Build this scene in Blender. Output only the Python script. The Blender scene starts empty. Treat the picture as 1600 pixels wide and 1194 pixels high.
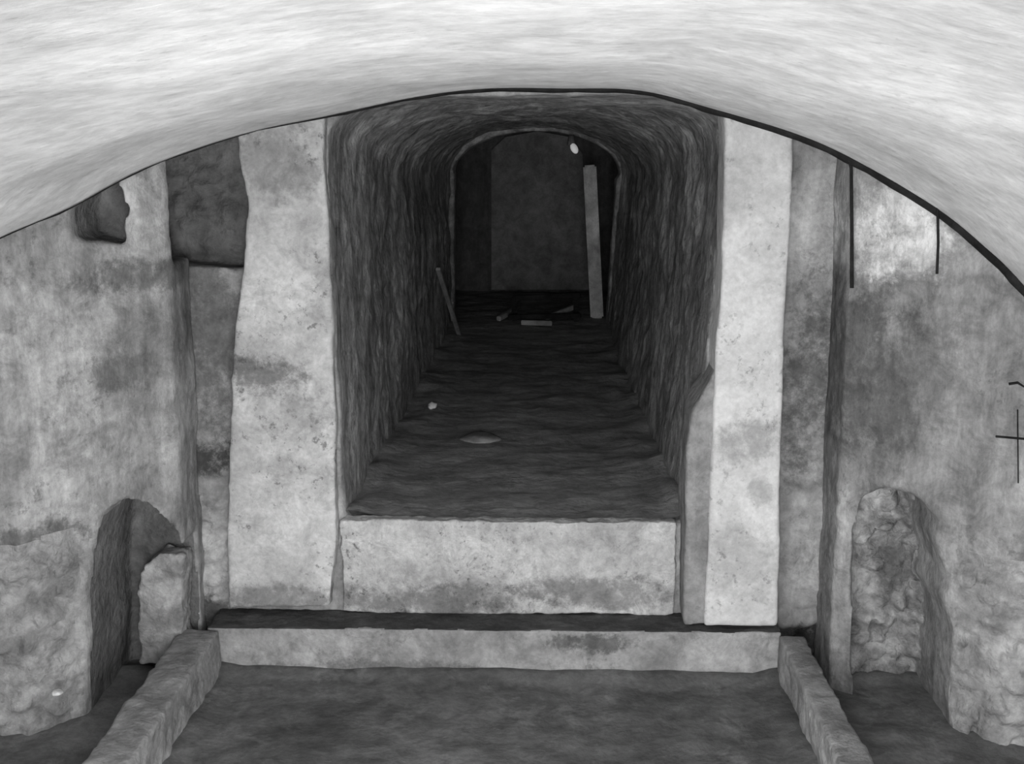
import bpy, bmesh, math, random
from mathutils import Vector, noise, Euler
random.seed(3)
scene=bpy.context.scene
scene.view_settings.view_transform='Standard'
H=2.486
F=1930.0
PITCH=math.radians(10.6); YAW=math.atan(45/1930)
ROT=Euler((math.pi/2-PITCH,0,YAW),'XYZ').to_matrix()
def S(px,py,Y):
    """survey: real (x,z) of a point measured on the vertical plane at distance Y"""
    d=ROT@Vector(((px-800)/F,-(py-597)/F,-1)); t=Y/d.y
    return (d.x*t, H+d.z*t)
def SP(px,py,Y,rx,ry,val,st=1.0):
    """tone patch (dirt, paint, painted shade): centre on wall, radii in metres, tone, strength"""
    x,z=S(px,py,Y); k=Y/1900
    return (x,z,rx*k,ry*k,val,st)

# ---------------- materials ----------------
def mat(name,dark,light,scale=3,stretch=(1,1,1),bump=.3,fine=40,stain=0,stain_v=.05,stain_scale=2.0,
        zpaint=None,rough=.95,contrast=(.3,.7),patches=(),fineamt=.12,streak=0,mottle=.22,specks=0,ysc=9):
    m=bpy.data.materials.new(name); m.use_nodes=True
    nt=m.node_tree; N=nt.nodes; L=nt.links
    b=N['Principled BSDF']; b.inputs['Roughness'].default_value=rough
    b.inputs['Specular IOR Level'].default_value=.1
    tc=N.new('ShaderNodeTexCoord'); mp=N.new('ShaderNodeMapping'); mp.inputs['Scale'].default_value=stretch
    L.new(tc.outputs['Object'],mp.inputs['Vector'])
    OB=tc.outputs['Object']
    def noi(s,det=6,vec=None,r=.6,dist=0):
        n=N.new('ShaderNodeTexNoise'); n.inputs['Scale'].default_value=s; n.inputs['Detail'].default_value=det
        n.inputs['Roughness'].default_value=r; n.inputs['Distortion'].default_value=dist
        L.new(vec or mp.outputs[0],n.inputs['Vector']); return n.outputs['Fac']
    def ramp(src,a,b_,p0,p1):
        r=N.new('ShaderNodeValToRGB'); r.color_ramp.elements[0].position=p0; r.color_ramp.elements[1].position=p1
        r.color_ramp.elements[0].color=(a,a,a,1); r.color_ramp.elements[1].color=(b_,b_,b_,1)
        L.new(src,r.inputs[0]); return r.outputs[0]
    def mth(op,a,b_=None,c=None):
        x=N.new('ShaderNodeMath'); x.operation=op
        for i,s in enumerate((a,b_,c)):
            if s is None: continue
            if hasattr(s,'links'): L.new(s,x.inputs[i])
            else: x.inputs[i].default_value=s
        return x.outputs[0]
    def mix(f,a,b_,blend='MIX'):
        x=N.new('ShaderNodeMix'); x.data_type='RGBA'; x.blend_type=blend
        if hasattr(f,'links'): L.new(f,x.inputs[0])
        else: x.inputs[0].default_value=f
        for s,i in ((a,6),(b_,7)):
            if hasattr(s,'links'): L.new(s,x.inputs[i])
            else: x.inputs[i].default_value=(s,s,s,1)
        return x.outputs[2]
    base=ramp(noi(scale,8,dist=.3),dark,light,*contrast)
    f=noi(fine,4)
    sx=N.new('ShaderNodeSeparateXYZ'); L.new(OB,sx.inputs[0])
    wob=noi(4,6,OB,.65)
    if zpaint:
        z0,val=zpaint
        a=mth('MULTIPLY_ADD',wob,.16,sx.outputs[2])
        mr=N.new('ShaderNodeMapRange'); mr.inputs[1].default_value=z0+.06; mr.inputs[2].default_value=z0+.1; L.new(a,mr.inputs[0])
        base=mix(mr.outputs[0],base,ramp(noi(5,6),val*.7,val,.3,.6))
    if patches:
        wobf=noi(10,8,OB,.8)
        wsum=mth('ADD',wob,mth('MULTIPLY',wobf,1.6))   # ~1.3 mean
    for (x,z,rx,rz,val,st) in patches:
        dx=mth('DIVIDE',mth('SUBTRACT',sx.outputs[0],x),rx); dz=mth('DIVIDE',mth('SUBTRACT',sx.outputs[2],z),rz)
        dx=mth('POWER',mth('ABSOLUTE',dx),2.2); dz=mth('POWER',mth('ABSOLUTE',dz),2.2)
        d=mth('ADD',dx,dz); d=mth('MULTIPLY_ADD',wsum,4.0,d)   # wsum*4 ~5.2
        mr=N.new('ShaderNodeMapRange'); mr.interpolation_type='SMOOTHSTEP'
        mr.inputs[1].default_value=6.9; mr.inputs[2].default_value=5.2; mr.inputs[3].default_value=0; mr.inputs[4].default_value=st
        L.new(d,mr.inputs[0])
        base=mix(mr.outputs[0],base,mix(wobf,val*.6,val*1.4))
    if mottle:
        base=mix(1.0,base,ramp(noi(7,9,OB,.75,.4),1-mottle*1.3,1+mottle,.36,.62),'MULTIPLY')
        base=mix(1.0,base,ramp(noi(1.4,5,OB,.6),1-mottle*.8,1+mottle*.7,.36,.64),'MULTIPLY')
    if streak:
        mp2=N.new('ShaderNodeMapping'); mp2.inputs['Scale'].default_value=(9,ysc,1.1); L.new(OB,mp2.inputs['Vector'])
        s=ramp(noi(1.6,7,mp2.outputs[0],.65),1-streak,1+streak*.6,.35,.65)
        base=mix(1.0,base,s,'MULTIPLY')
    if stain>0:
        s=ramp(noi(stain_scale,9,OB,.75,.6),0,1,.54,.66)
        base=mix(mth('MULTIPLY',s,stain),base,stain_v)
    if specks:
        s=ramp(noi(26,5,OB,.7),0,1,.56,.64); s2=ramp(noi(3,4,OB,.6),0,1,.46,.58)
        base=mix(mth('MULTIPLY',mth('MULTIPLY',s,s2),specks),base,.06)
    g=ramp(f,1-fineamt,1+fineamt*.7,.3,.7)
    base=mix(1.0,base,g,'MULTIPLY')
    L.new(base,b.inputs['Base Color'])
    bp=N.new('ShaderNodeBump'); bp.inputs['Strength'].default_value=bump; bp.inputs['Distance'].default_value=.03
    L.new(mth('MULTIPLY_ADD',f,.2,noi(scale*3,8,OB)),bp.inputs['Height']); L.new(bp.outputs[0],b.inputs['Normal'])
    return m
M_vault=mat('whitewashed_vault',.54,.72,2.6,(.8,.6,1.2),.3,18,contrast=(.35,.6),stain=.3,stain_v=.4,stain_scale=2.4,mottle=.09,specks=.2)
M_pil=mat('whitewash_pilaster',.36,.49,2.6,(1,1,1),.4,45,stain=.4,stain_v=.19,stain_scale=5,mottle=.18,specks=.6,patches=[
    SP(430,240,5.76,60,70,.27,.8),SP(415,590,5.76,60,34,.12,.8),SP(470,650,5.76,50,36,.22,.6),SP(440,935,5.76,90,22,.15,.7),SP(430,480,5.76,70,50,.56,.7),SP(450,820,5.76,70,60,.5,.5),SP(505,720,5.76,20,70,.3,.5),SP(440,730,5.76,40,20,.28,.6)])
M_pilR=mat('whitewash_pilaster_clean',.50,.61,2.6,(1,1,1),.3,45,stain=.25,stain_v=.3,stain_scale=5,mottle=.1,specks=.45,patches=[
    SP(1170,690,5.62,50,36,.30,.8),SP(1150,880,5.62,70,60,.36,.6),SP(1150,290,5.62,30,60,.42,.5),SP(1190,770,5.62,20,20,.28,.6)])
M_left=mat('plaster_left',.22,.35,2.6,(1.6,1.6,.7),.6,50,stain=.5,stain_v=.13,stain_scale=3.4,streak=.2,specks=.4,mottle=.28,patches=[
    SP(222,330,5.3,34,70,.44,.9),SP(200,435,5.3,90,26,.11,.85),SP(60,640,5.0,90,160,.40,.6),
    SP(215,560,5.3,60,110,.17,.65),SP(130,960,5.1,20,200,.40,.6),SP(272,960,5.45,14,110,.40,.7),SP(50,845,5.0,60,28,.09,.8),SP(270,650,5.45,25,90,.36,.5),SP(170,590,5.2,50,30,.11,.6)])
M_right=mat('plaster_right',.17,.29,2.4,(1.6,1.6,.7),.6,50,stain=.45,stain_v=.10,stain_scale=3.4,streak=.2,specks=.4,mottle=.28,zpaint=(1.98,.40),patches=[
    SP(1350,600,5.4,110,150,.115,.9),SP(1560,600,5.0,80,120,.27,.6),SP(1315,950,5.45,16,190,.38,.7),SP(1470,980,5.15,22,220,.38,.7),
    SP(1405,350,5.3,58,75,.66,.95),SP(1400,740,5.3,90,30,.28,.6),SP(1540,740,5.0,80,60,.32,.5),SP(1270,640,5.4,40,60,.07,.6)])
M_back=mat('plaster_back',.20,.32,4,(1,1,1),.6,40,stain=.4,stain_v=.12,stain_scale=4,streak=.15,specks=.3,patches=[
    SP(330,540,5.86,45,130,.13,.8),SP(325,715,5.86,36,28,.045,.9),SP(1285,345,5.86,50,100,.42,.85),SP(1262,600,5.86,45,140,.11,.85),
    SP(1262,870,5.86,40,100,.40,.85),SP(325,860,5.86,40,90,.44,.85),SP(325,955,5.86,45,24,.05,.8),SP(1265,1000,5.86,50,34,.05,.95)])  # last patch paints the shadow at the foot of the right strip
M_recess_shade=mat('shaded_recess_masonry',.10,.18,5,(1,1,1),.9,30,stain=.5,stain_v=.05,stain_scale=6)  # darker masonry, interior shade of the hollows put into the colour
M_corr=mat('corridor_plaster',.22,.38,3.2,(1.2,1.0,.8),1.0,30,stain=.7,stain_v=.09,stain_scale=3.5,streak=.25,ysc=4,mottle=.38)
M_cfloor=mat('corridor_earth',.22,.31,3,(1,1,1),.7,30,stain=.3,stain_v=.36,stain_scale=6)
M_riser=mat('step_whitewash',.36,.50,5,(1,1,1),.7,50,stain=.5,stain_v=.16,stain_scale=7,specks=.7,patches=[
    SP(680,935,5.82,170,26,.12,.7),SP(960,925,5.82,150,26,.14,.7),SP(800,860,5.82,220,24,.48,.5)])
M_step=mat('step_stone',.20,.32,4,(1,1,1),.6,40,stain=.5,stain_v=.1,stain_scale=6,specks=.4,patches=[
    SP(1150,1020,5.6,80,45,.44,.8),SP(930,1005,5.6,60,16,.07,.8),SP(600,1045,5.6,180,14,.1,.6)])
M_tread=mat('tread_dark',.05,.10,5,(1,1,1),.6,40)  # dark tone for the top of the lower step
M_floor=mat('pit_floor',.09,.16,2.6,(1,1,1),.5,30,stain=.6,stain_v=.25,stain_scale=3)
M_rub=mat('rubble',.16,.42,6,(1,1,1),.8,35,stain=.6,stain_v=.10,stain_scale=5)
M_rubn=mat('niche_rubble_stone',.15,.44,7,(1,1,1),.9,35,stain=.7,stain_v=.09,stain_scale=4,patches=[SP(1425,1130,5.6,60,90,.06,.8),SP(1400,880,5.6,30,40,.10,.7)])
M_dark=mat('hollow_earth',.05,.10,4,(1,1,1),.8,30)
M_iron=mat('old_iron',.01,.025,10,(1,1,1),.3,60,rough=.7)
M_wood=mat('grey_wood',.22,.32,6,(3,3,.5),.4,60)
M_white=mat('white_paint',.34,.50,6,(1,1,1),.2,60)
M_peb=mat('pale_stone',.5,.7,6,(1,1,1),.2,60)
def emat(n,s):
    m=bpy.data.materials.new(n); m.use_nodes=True; b=m.node_tree.nodes['Principled BSDF']
    b.inputs['Emission Color'].default_value=(1,1,1,1); b.inputs['Emission Strength'].default_value=s; return m

# ---------------- mesh helpers ----------------
def obj(name,verts,faces,m,smooth=False):
    me=bpy.data.meshes.new(name); me.from_pydata([tuple(v) for v in verts],[],faces); me.update()
    bm=bmesh.new(); bm.from_mesh(me); bmesh.ops.recalc_face_normals(bm,faces=bm.faces); bm.to_mesh(me); bm.free()
    o=bpy.data.objects.new(name,me); scene.collection.objects.link(o)
    if m: me.materials.append(m)
    if smooth:
        for p in me.polygons: p.use_smooth=True
    return o
def prismY(name,pts,y0,y1,m):   # pts (x,z)
    n=len(pts); v=[(x,y0,z) for x,z in pts]+[(x,y1,z) for x,z in pts]
    f=[list(range(n)),list(range(2*n-1,n-1,-1))]+[[i,(i+1)%n,n+(i+1)%n,n+i] for i in range(n)]
    return obj(name,v,f,m)
def prismZ(name,pts,z0,z1,m):   # pts (x,y)
    n=len(pts); v=[(x,y,z0) for x,y in pts]+[(x,y,z1) for x,y in pts]
    f=[list(range(n)),list(range(2*n-1,n-1,-1))]+[[i,(i+1)%n,n+(i+1)%n,n+i] for i in range(n)]
    return obj(name,v,f,m)
_tex={}
def tex(s,d=3):
    k=(s,d)
    if k not in _tex:
        t=bpy.data.textures.new('n%s'%s,'CLOUDS'); t.noise_scale=s; t.noise_depth=d; _tex[k]=t
    return _tex[k]
def apply(o):
    dg=bpy.context.evaluated_depsgraph_get()
    me=bpy.data.meshes.new_from_object(o.evaluated_get(dg)); o.modifiers.clear()
    o.data=me
def rough(o,vox=.02,amps=((.35,.03),(.08,.012))):
    r=o.modifiers.new('r','REMESH'); r.mode='VOXEL'; r.voxel_size=vox; r.use_smooth_shade=True
    s=o.modifiers.new('s','SMOOTH'); s.factor=.5; s.iterations=2
    for sc,a in amps:
        d=o.modifiers.new('d','DISPLACE'); d.texture=tex(sc); d.texture_coords='GLOBAL'; d.strength=a; d.mid_level=.5
    apply(o)
    for p in o.data.polygons: p.use_smooth=True
def cut(o,cutters):
    for c in cutters:
        b=o.modifiers.new('b','BOOLEAN'); b.operation='DIFFERENCE'; b.object=c; b.solver='EXACT'
    bpy.context.view_layer.update(); apply(o)
    for c in cutters: bpy.data.objects.remove(c)
def crumble(o,x0,x1,z0,z1,out,amp,m,ymin=-9,ymax=99,base=.5,setmat=True):
    """broken, crumbling masonry in part of a wall face: lumpy displacement and exposed rubble"""
    me=o.data
    if m.name not in [a.name for a in me.materials]: me.materials.append(m)
    mi=[a.name for a in me.materials].index(m.name)
    nrm=[v.normal.copy() for v in me.vertices]; hit=set()
    for v in me.vertices:
        if nrm[v.index].y>-.25 or not (ymin<v.co.y<ymax): continue
        w=noise.noise(Vector((v.co.x*6,0,v.co.z*6)))*.07+noise.noise(Vector((v.co.x*22,0,v.co.z*22)))*.02
        d=min(v.co.x-x0,x1-v.co.x,v.co.z-z0,z1-v.co.z)+w
        if d<=0: continue
        k=min(1,d/.05); c=v.co
        dist,_=noise.voronoi(Vector((c.x*8+noise.noise(c*5)*.8,c.y*2,c.z*11)))
        s=(dist[1]-dist[0])
        n=min(.5,s)*2-base+noise.noise(c*18)*.6+noise.noise(c*40)*.25
        v.co.y-=k*(out+amp*n); hit.add(v.index)
    if setmat:
        for p in me.polygons:
            if all(i in hit for i in p.vertices): p.material_index=mi
    me.update()

TOP=3.2
# ---------------- vault (ceiling) ----------------
arch=[(-420,700,4.9),(-300,560,4.9),(-150,450,4.9),(0,372,4.95),(110,325,5.12),(230,262,5.38),(380,210,5.5),(520,180,5.5),(650,152,5.5),(760,139,5.5),
 (880,139,5.5),(1000,142,5.5),(1120,172,5.5),(1250,212,5.48),(1340,254,5.42),(1460,325,5.2),(1540,390,5.02),(1600,450,4.9),(1720,590,4.9),(1800,720,4.9)]
ap=[]
for px,py,Y in arch:
    x,z=S(px,py,Y); ap.append(Vector((x,Y,z)))
def catmull(P,k=6):
    out=[]
    for i in range(len(P)-1):
        p0=P[max(i-1,0)];p1=P[i];p2=P[i+1];p3=P[min(i+2,len(P)-1)]
        for j in range(k):
            t=j/k; out.append(.5*((2*p1)+(-p0+p2)*t+(2*p0-5*p1+4*p2-p3)*t*t+(-p0+3*p1-3*p2+p3)*t*t*t))
    out.append(P[-1]); return out
ac=catmull(ap)
NY=130; verts=[];faces=[]
def sprofile(p,y):
    n=noise.noise(Vector((p.x*1.3,y*1.0,p.z*1.3)))*.022+noise.noise(Vector((p.x*4,y*3,p.z*4)))*.007
    k=min(1,(p.y-y)/.3)
    return (p.x,y,p.z+n*k)
for j in range(NY+1):
    for p in ac:
        y=p.y+(-1.5-p.y)*(j/NY)
        verts.append(sprofile(p,y))
W=len(ac)
for j in range(NY):
    for i in range(W-1): faces.append([j*W+i,j*W+i+1,(j+1)*W+i+1,(j+1)*W+i])
nv=len(verts); v2=verts+[(x,y,z+.14) for x,y,z in verts]
f2=faces+[[a+nv for a in f[::-1]] for f in faces]+[[i,i+1,i+1+nv,i+nv] for i in range(W-1)]
obj('ceiling',v2,f2,M_vault,True)
cu=bpy.data.curves.new('vault_edge_shade','CURVE'); cu.dimensions='3D'; cu.bevel_depth=.01; cu.bevel_resolution=2  # added dark tube, draws the shadowed gap along the vault edge
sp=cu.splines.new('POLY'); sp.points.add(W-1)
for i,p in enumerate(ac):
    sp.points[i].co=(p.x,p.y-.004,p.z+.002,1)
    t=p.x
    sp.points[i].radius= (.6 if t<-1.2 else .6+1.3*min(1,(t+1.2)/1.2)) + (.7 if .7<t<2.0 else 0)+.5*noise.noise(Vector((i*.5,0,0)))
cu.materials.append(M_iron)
jo=bpy.data.objects.new('vault_edge_shade',cu); scene.collection.objects.link(jo)
prismZ('ceiling_back',[(-3,4.8),(3,4.8),(3,6.2),(-3,6.2)],TOP,TOP+.1,M_dark)

# ---------------- side walls of the vaulted room ----------------
XL=ap[0].x; XR=ap[-1].x
prismZ('wall_left',[(XL-.3,-1.5),(XL,-1.5),(XL,4.9),(XL-.3,4.9)],-.1,ap[0].z+.15,M_left)
prismZ('wall_right',[(XR,-1.5),(XR+.3,-1.5),(XR+.3,4.9),(XR,4.9)],-.1,ap[-1].z+.15,M_right)

# ---------------- flank walls with niches ----------------
def poly(pts,Y): return [S(a,b,Y) for a,b in pts]
xi=-1.666
fl=prismZ('wall_back_left',[(XL-.1,4.9),(-2.20,4.93),(xi,5.5),(xi,5.84),(XL-.1,5.84)],-.1,TOP,M_left)
c1=prismY('c1',poly([(152,1300),(150,900),(156,830),(168,795),(190,788),(215,800),(250,850),(266,900),(270,1000),(268,1300)],5.25),4.5,5.74,None)
c3=prismY('c3',poly([(116,374),(112,330),(122,300),(140,225),(176,225),(166,290),(180,330),(172,360),(182,390),(150,382)],5.2),4.8,5.50,None)
c4=prismY('c4',poly([(215,406),(215,150),(420,150),(420,416)],5.58),5.56,5.95,None)
cut(fl,[c1,c3,c4])
rough(fl,.018,((.35,.035),(.07,.012)))
fl.data.materials.append(M_recess_shade)
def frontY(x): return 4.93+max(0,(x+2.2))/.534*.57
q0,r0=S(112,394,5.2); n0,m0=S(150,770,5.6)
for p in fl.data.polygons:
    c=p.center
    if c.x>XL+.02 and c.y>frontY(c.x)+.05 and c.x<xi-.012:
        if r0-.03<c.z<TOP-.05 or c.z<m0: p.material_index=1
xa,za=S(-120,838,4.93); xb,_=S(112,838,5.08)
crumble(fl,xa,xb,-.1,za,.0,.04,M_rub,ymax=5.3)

xr=1.366
fr=prismZ('wall_back_right',[(xr,5.5),(1.98,4.93),(XR+.1,4.9),(XR+.1,5.84),(xr,5.84)],-.1,TOP,M_right)
d1=prismY('d1',poly([(1348,1300),(1342,1000),(1347,850),(1360,790),(1388,766),(1430,768),(1456,800),(1449,830),(1463,880),(1456,920),(1470,960),(1462,1060),(1466,1300)],5.3),4.5,5.60,None)
cut(fr,[d1])
rough(fr,.018,((.35,.035),(.07,.012)))
xa,za=S(1335,770,5.6); xb,_=S(1460,770,5.6)
crumble(fr,xa-.12,xb+.12,.0,za+.1,.02,.07,M_rubn,ymin=5.54)
xa,za=S(1500,870,4.95)
crumble(fr,xa,XR,-.1,za,.0,.05,M_rub,ymax=5.1)
nb=prismY('niche_masonry',poly([(214,1042),(212,925),(222,890),(245,868),(283,872),(283,1042)],5.5),5.53,5.69,M_rub); rough(nb,.014,((.16,.04),(.05,.03)))

# ---------------- end wall with corridor opening ----------------
ZC=.693
def section(t):
    """corridor section; t=0 at the opening (squarish), t=1 deep inside (round arch)"""
    k=min(1,t/.45); ex=.42+.58*k
    zs=2.40-.12*k; xl=-1.0+.02*k; xr_=.86-.03*k; cx=(xl+xr_)/2; a=(xr_-xl)/2; h=2.735-zs
    s=[(-.96+.02*k,ZC),(-.98+.02*k,1.5),(xl,zs)]
    for i in range(1,16):
        th=math.pi*(1-i/16); c=math.cos(th); sn=math.sin(th)
        s.append((cx+a*math.copysign(abs(c)**ex,c),zs+h*abs(sn)**ex))
    s+=[(xr_,zs),(.80,1.6),(.72-.04*k,ZC)]
    return s
bw=prismY('wall_back',[(-2.1,-.1),(1.9,-.1),(1.9,TOP),(-2.1,TOP)],5.86,6.1,M_back)
hole=prismY('h',section(0),5.5,6.5,None)
rec=prismY('rec',poly([(215,406),(215,235),(300,205),(386,196),(390,340),(384,420)],5.86),5.5,6.04,None)
cut(bw,[hole,rec]); rough(bw,.02,((.3,.025),(.06,.010)))
bw.data.materials.clear(); bw.data.materials.append(M_back); bw.data.materials.append(M_recess_shade)
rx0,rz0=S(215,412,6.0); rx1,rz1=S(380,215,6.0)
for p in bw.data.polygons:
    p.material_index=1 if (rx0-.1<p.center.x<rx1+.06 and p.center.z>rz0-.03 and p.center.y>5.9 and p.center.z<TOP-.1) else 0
xa,za=S(290,752,5.86); xb,_=S(372,752,5.86); crumble(bw,xa,xb,.2,za,.03,.05,M_back)
xa,za=S(1215,748,5.86); xb,_=S(1325,748,5.86); crumble(bw,xa,xb,S(0,975,5.86)[1],za,.05,.03,M_back)
xa,za=S(215,400,6.04); xb,_=S(390,400,6.04); crumble(bw,xa-.1,xb,za,2.7,.02,.03,M_recess_shade,ymin=6.0)
# pilasters
pl=prismY('pilaster',poly([(372,120),(372,250),(386,320),(380,420),(368,500),(362,600),(358,700),(353,850),(358,950),(516,950),(526,850),(523,700),(519,500),(513,350),(505,250),(508,120)],5.76),5.76,5.855,M_pil)
rough(pl,.014,((.3,.025),(.06,.010)))
pr=prismY('pilaster',poly([(1133,120),(1130,400),(1119,550),(1113,700),(1106,850),(1101,980),(1216,980),(1219,800),(1227,500),(1240,250),(1239,120)],5.63),5.63,5.855,M_pilR)
rough(pr,.014,((.3,.018),(.06,.007)))
qn=prismY('opening_jamb',poly([(1068,976),(1070,850),(1073,700),(1083,640),(1108,600),(1124,560),(1124,976)],5.66),5.66,5.98,M_back)
rough(qn,.016,((.3,.02),(.06,.008)))
rs=prismY('threshold_riser',[(-.985,.225),(.67,.225),(.67,ZC+.01),(-.985,ZC+.01)],5.81,5.9,M_riser)
rough(rs,.013,((.3,.035),(.05,.02)))
st=prismZ('lower_step',[(-1.60,5.6),(1.16,5.6),(1.16,5.86),(-1.60,5.86)],-.02,.225,M_step)
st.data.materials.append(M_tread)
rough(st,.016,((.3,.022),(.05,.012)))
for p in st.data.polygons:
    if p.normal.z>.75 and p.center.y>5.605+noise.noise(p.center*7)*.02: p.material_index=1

# ---------------- curbs and floor ----------------
cl=prismZ('curb',[(-1.72,-1.5),(-1.535,-1.5),(-1.535,5.59),(-1.72,5.59)],-.01,.225,M_step); rough(cl,.02,((.3,.05),(.06,.018)))
cr=prismZ('curb',[(1.135,-1.5),(1.26,-1.5),(1.26,5.59),(1.135,5.59)],-.01,.225,M_step); rough(cr,.02,((.3,.045),(.06,.018)))
V=[];Fc=[];nx,ny=160,200
for j in range(ny+1):
    for i in range(nx+1):
        x=-3.2+6.2*i/nx; y=-1.5+7.5*j/ny
        # silt banked up against the step and the curbs
        bank=max(0,1-abs(5.59-y)/.10)*.03+max(0,1-abs(x+1.53)/.10)*.03+max(0,1-abs(x-1.13)/.10)*.03
        V.append((x,y,bank+noise.noise(Vector((x*2,y*2,0)))*.02+noise.noise(Vector((x*8,y*8,3)))*.010))
for j in range(ny):
    for i in range(nx): a=j*(nx+1)+i; Fc.append([a,a+1,a+nx+2,a+nx+1])
obj('floor',V,Fc,M_floor,True)

# ---------------- corridor ----------------
def tube(name,y0,y1,ny,m,amp=.02):
    v=[];f=[];w=None
    for j in range(ny+1):
        y=y0+(y1-y0)*j/ny; sec=section(j/ny)
        sec=[(sec[0][0],ZC-.1)]+sec[1:-1]+[(sec[-1][0],ZC-.1)]
        pts=[]
        for i in range(len(sec)-1):
            a=Vector(sec[i]);b=Vector(sec[i+1]); k=[22,20][i] if i<2 else (22 if i>=len(sec)-3 else 3)
            for q in range(k): pts.append(a.lerp(b,q/k))
        pts.append(Vector(sec[-1])); w=len(pts)
        kk=min(1,.25+j/ny*6)
        for p in pts:
            q=Vector((p.x*1.6,y*1.4,p.y*1.2)); n=(noise.noise(q)*amp*1.2+noise.noise(q*3)*amp*.6+noise.noise(q*9)*amp*.4)*kk
            c=Vector((-.05,1.6)); dr=(p-c).normalized()
            v.append((p.x+dr.x*n,y,p.y+dr.y*n))
    for j in range(ny):
        for i in range(w-1): f.append([j*w+i,j*w+i+1,(j+1)*w+i+1,(j+1)*w+i])
    return obj(name,v,f,m,True)
tube('wall_corridor',5.99,13.05,200,M_corr,.038)
V=[];Fc=[];nx,ny=50,240
for j in range(ny+1):
    for i in range(nx+1):
        x=-1.3+2.5*i/nx; y=5.88+10.3*j/ny
        edge=min(.3,max(0,(abs(x+.13)-.52)))*.5
        V.append((x,y,ZC-.004+noise.noise(Vector((x*3,y*3,5)))*.015+noise.noise(Vector((x*10,y*10,5)))*.008+edge*(.4+noise.noise(Vector((x*5,y*2.5,1))))*.5*max(.3,1-j/ny)))
for j in range(ny):
    for i in range(nx): a=j*(nx+1)+i; Fc.append([a,a+1,a+nx+2,a+nx+1])
obj('floor_corridor',V,Fc,M_cfloor,True)
ia=prismY('inner_arch_wall',[(-1.3,ZC-.1),(1.2,ZC-.1),(1.2,3),(-1.3,3)],13.0,13.25,M_corr)
s2=[(-.92,.4),(-.90,2.25)]+[(-.05+.87*math.cos(math.pi*(1-i/12)),2.25+.44*math.sin(math.pi*(1-i/12))) for i in range(0,13)]+[(.78,2.2),(.68,.4)]
cut(ia,[prismY('h',s2,12.5,13.6,None)]); rough(ia,.03,((.3,.03),))
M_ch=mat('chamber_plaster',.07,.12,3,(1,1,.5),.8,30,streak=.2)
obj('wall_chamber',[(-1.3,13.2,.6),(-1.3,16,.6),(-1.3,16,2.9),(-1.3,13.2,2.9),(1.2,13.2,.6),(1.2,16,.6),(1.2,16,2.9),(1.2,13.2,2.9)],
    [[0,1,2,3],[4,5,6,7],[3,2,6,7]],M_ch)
M_far=mat('far_door_wood',.17,.23,4,(1,1,1),.3,40)
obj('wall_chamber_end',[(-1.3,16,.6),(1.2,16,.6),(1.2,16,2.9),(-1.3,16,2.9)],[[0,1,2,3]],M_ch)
dpts=poly([(768,452),(768,235),(790,214),(840,205),(890,214),(910,240),(925,452)],15.9)
prismY('door_1',dpts,15.85,15.99,M_far)
def beam(name,a,b,w,d,m,parent=None):
    a=Vector(a);b=Vector(b);bm=bmesh.new(); bmesh.ops.create_cube(bm,size=1)
    L=(b-a).length
    for v in bm.verts: v.co=Vector((v.co.x*w,v.co.y*d,v.co.z*L))
    bmesh.ops.bevel(bm,geom=list(bm.edges),offset=min(w,d)*.15,segments=2,affect='EDGES')
    me=bpy.data.meshes.new(name); bm.to_mesh(me); bm.free(); me.materials.append(m)
    o=bpy.data.objects.new(name,me); scene.collection.objects.link(o)
    o.rotation_mode='QUATERNION'; o.rotation_quaternion=(b-a).to_track_quat('Z','Y'); o.location=(a+b)/2
    if parent: o.parent=parent
    return o
x0,z0=S(921,258,13.4); x1,z1=S(933,470,13.4)
beam('white_door_post',(x0,13.4,z0),(x1,13.4,ZC),.12,.14,M_white)
lx,lz=S(897,232,13.0)
e=bpy.data.objects.new('bulkhead_lamp',None); scene.collection.objects.link(e); e.location=(lx,12.94,lz)
bm=bmesh.new(); bmesh.ops.create_uvsphere(bm,u_segments=16,v_segments=10,radius=.036)
for v in bm.verts: v.co.z*=1.6
me=bpy.data.meshes.new('bulb'); bm.to_mesh(me); bm.free(); me.materials.append(emat('bulb_glow',.2))
o=bpy.data.objects.new('bulb',me); o.parent=e; o.rotation_euler=(0,-.5,0); scene.collection.objects.link(o)
bm=bmesh.new(); bmesh.ops.create_cone(bm,segments=16,radius1=.045,radius2=.03,depth=.09,cap_ends=True)
me=bpy.data.meshes.new('socket'); bm.to_mesh(me); bm.free(); me.materials.append(M_ch)
o=bpy.data.objects.new('socket',me); o.parent=e; o.location=(-.03,.03,.08); scene.collection.objects.link(o)
beam('leaning_plank',(-.80,12.06,ZC),(-.90,10.8,1.47),.04,.03,M_wood)
deb=bpy.data.objects.new('timber_debris',None); scene.collection.objects.link(deb)
for k,(a,b,w,m) in enumerate([((-.34,12.95,.76),(.42,12.85,.79),.07,M_iron),((-.2,12.75,.73),(.12,12.7,.73),.04,M_wood),((.05,13.0,.74),(.40,13.3,.84),.04,M_wood),((-.45,13.1,.72),(-.3,13.5,.76),.05,M_wood),((-.30,13.2,.93),(.42,13.1,.98),.07,M_iron),((-.28,13.2,ZC),(-.28,13.2,.93),.06,M_iron),((.38,13.1,ZC),(.38,13.1,.96),.06,M_iron)]):
    beam('timber_%d'%(k+1),a,b,w,.05,m,deb)
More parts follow.
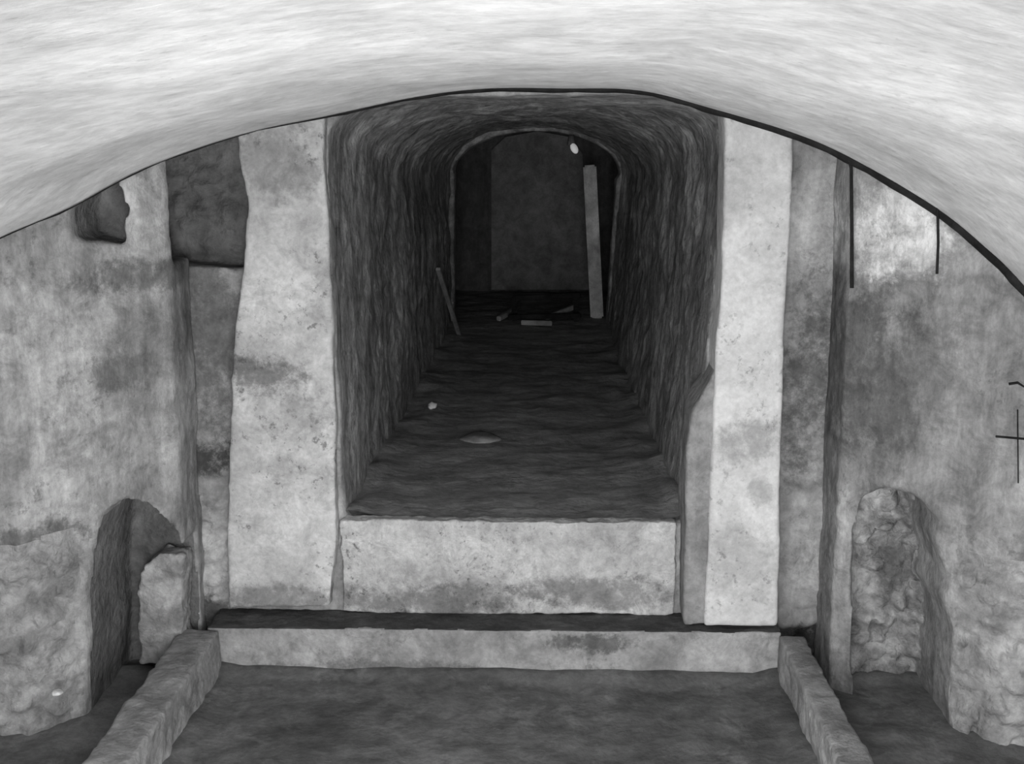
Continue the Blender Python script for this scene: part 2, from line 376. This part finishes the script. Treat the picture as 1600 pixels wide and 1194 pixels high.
def stone(name,loc,r,m,flat=.7,seed=0):
    bm=bmesh.new(); bmesh.ops.create_icosphere(bm,subdivisions=3,radius=r)
    for v in bm.verts:
        n=1+.35*noise.noise(v.co/r*1.2+Vector((seed,0,0)))+.1*noise.noise(v.co/r*4+Vector((seed,0,0)))
        v.co*=n; v.co.z*=flat
    for f in bm.faces: f.smooth=True
    me=bpy.data.meshes.new(name); bm.to_mesh(me); bm.free(); me.materials.append(m)
    o=bpy.data.objects.new(name,me); o.location=loc; scene.collection.objects.link(o); return o
stone('white_pebble',(-.76,8.5,ZC+.03),.032,M_peb,.8,1)
M_fs=mat('flat_stone_m',.20,.28)
stone('flat_stone',(-.38,7.64,ZC+.0),.12,M_fs,.2,2)
lx,lz=S(85,1087,4.84); stone('white_pebble',(lx,4.87,lz),.022,M_peb,.5,6)

def rod(name,pts,r,m=M_iron):
    cu=bpy.data.curves.new(name,'CURVE'); cu.dimensions='3D'; cu.bevel_depth=r; cu.bevel_resolution=3; cu.use_fill_caps=True
    s=cu.splines.new('POLY'); s.points.add(len(pts)-1)
    for i,p in enumerate(pts):
        s.points[i].co=(*p,1); s.points[i].radius=1+.35*noise.noise(Vector((i*1.7,r*100,0)))
    cu.materials.append(m); o=bpy.data.objects.new(name,cu); scene.collection.objects.link(o); return o
def P(px,py,Y): x,z=S(px,py,Y); return (x,Y,z)
rod('iron_rod',[P(1326,248,5.45),P(1330,262,5.45),P(1331,350,5.46),P(1331,450,5.465)],.008)
rod('iron_rod',[P(1465,322,5.16),P(1466,380,5.16),P(1464,428,5.16)],.006)
c=bpy.data.objects.new('iron_wall_cross',None); scene.collection.objects.link(c)
r=rod('upright',[P(1590,640,4.87),P(1591,755,4.87)],.003); r.parent=c
r=rod('crossbar',[P(1556,682,4.87),P(1625,688,4.87)],.005); r.parent=c
rod('iron_wall_hook',[P(1576,600,4.87),P(1590,598,4.86),P(1606,608,4.87),P(1606,580,4.87)],.006)

# ---------------- lights ----------------
w=bpy.data.worlds.new('w'); scene.world=w; w.use_nodes=True
w.node_tree.nodes['Background'].inputs[0].default_value=(1,1,1,1); w.node_tree.nodes['Background'].inputs[1].default_value=.8
def area(name,loc,tgt,size,en):
    l=bpy.data.lights.new(name,'AREA'); l.size=size; l.energy=en
    o=bpy.data.objects.new(name,l); scene.collection.objects.link(o); o.location=loc
    o.rotation_euler=(Vector(tgt)-Vector(loc)).to_track_quat('-Z','Y').to_euler(); return o
area('vault_fill',(0,2.6,.35),(0,5.6,2.5),1.6,72)  # added uplight out of view, brightens the vault
area('front_fill',(0,-1.0,1.8),(0,8,1.4),1.2,200)  # added unseen area light behind the camera, lifts walls and corridor
l=bpy.data.lights.new('corridor_bulb','POINT'); l.energy=.6; l.shadow_soft_size=.05
o=bpy.data.objects.new('corridor_bulb',l); o.location=(.2,12.6,2.3); scene.collection.objects.link(o)

cam=bpy.data.cameras.new('camera'); co=bpy.data.objects.new('camera',cam); scene.collection.objects.link(co)
co.location=(0,0,H); co.rotation_euler=(math.pi/2-PITCH,0,YAW); cam.sensor_width=36; cam.lens=F/1600*36; cam.clip_start=.02
scene.camera=co
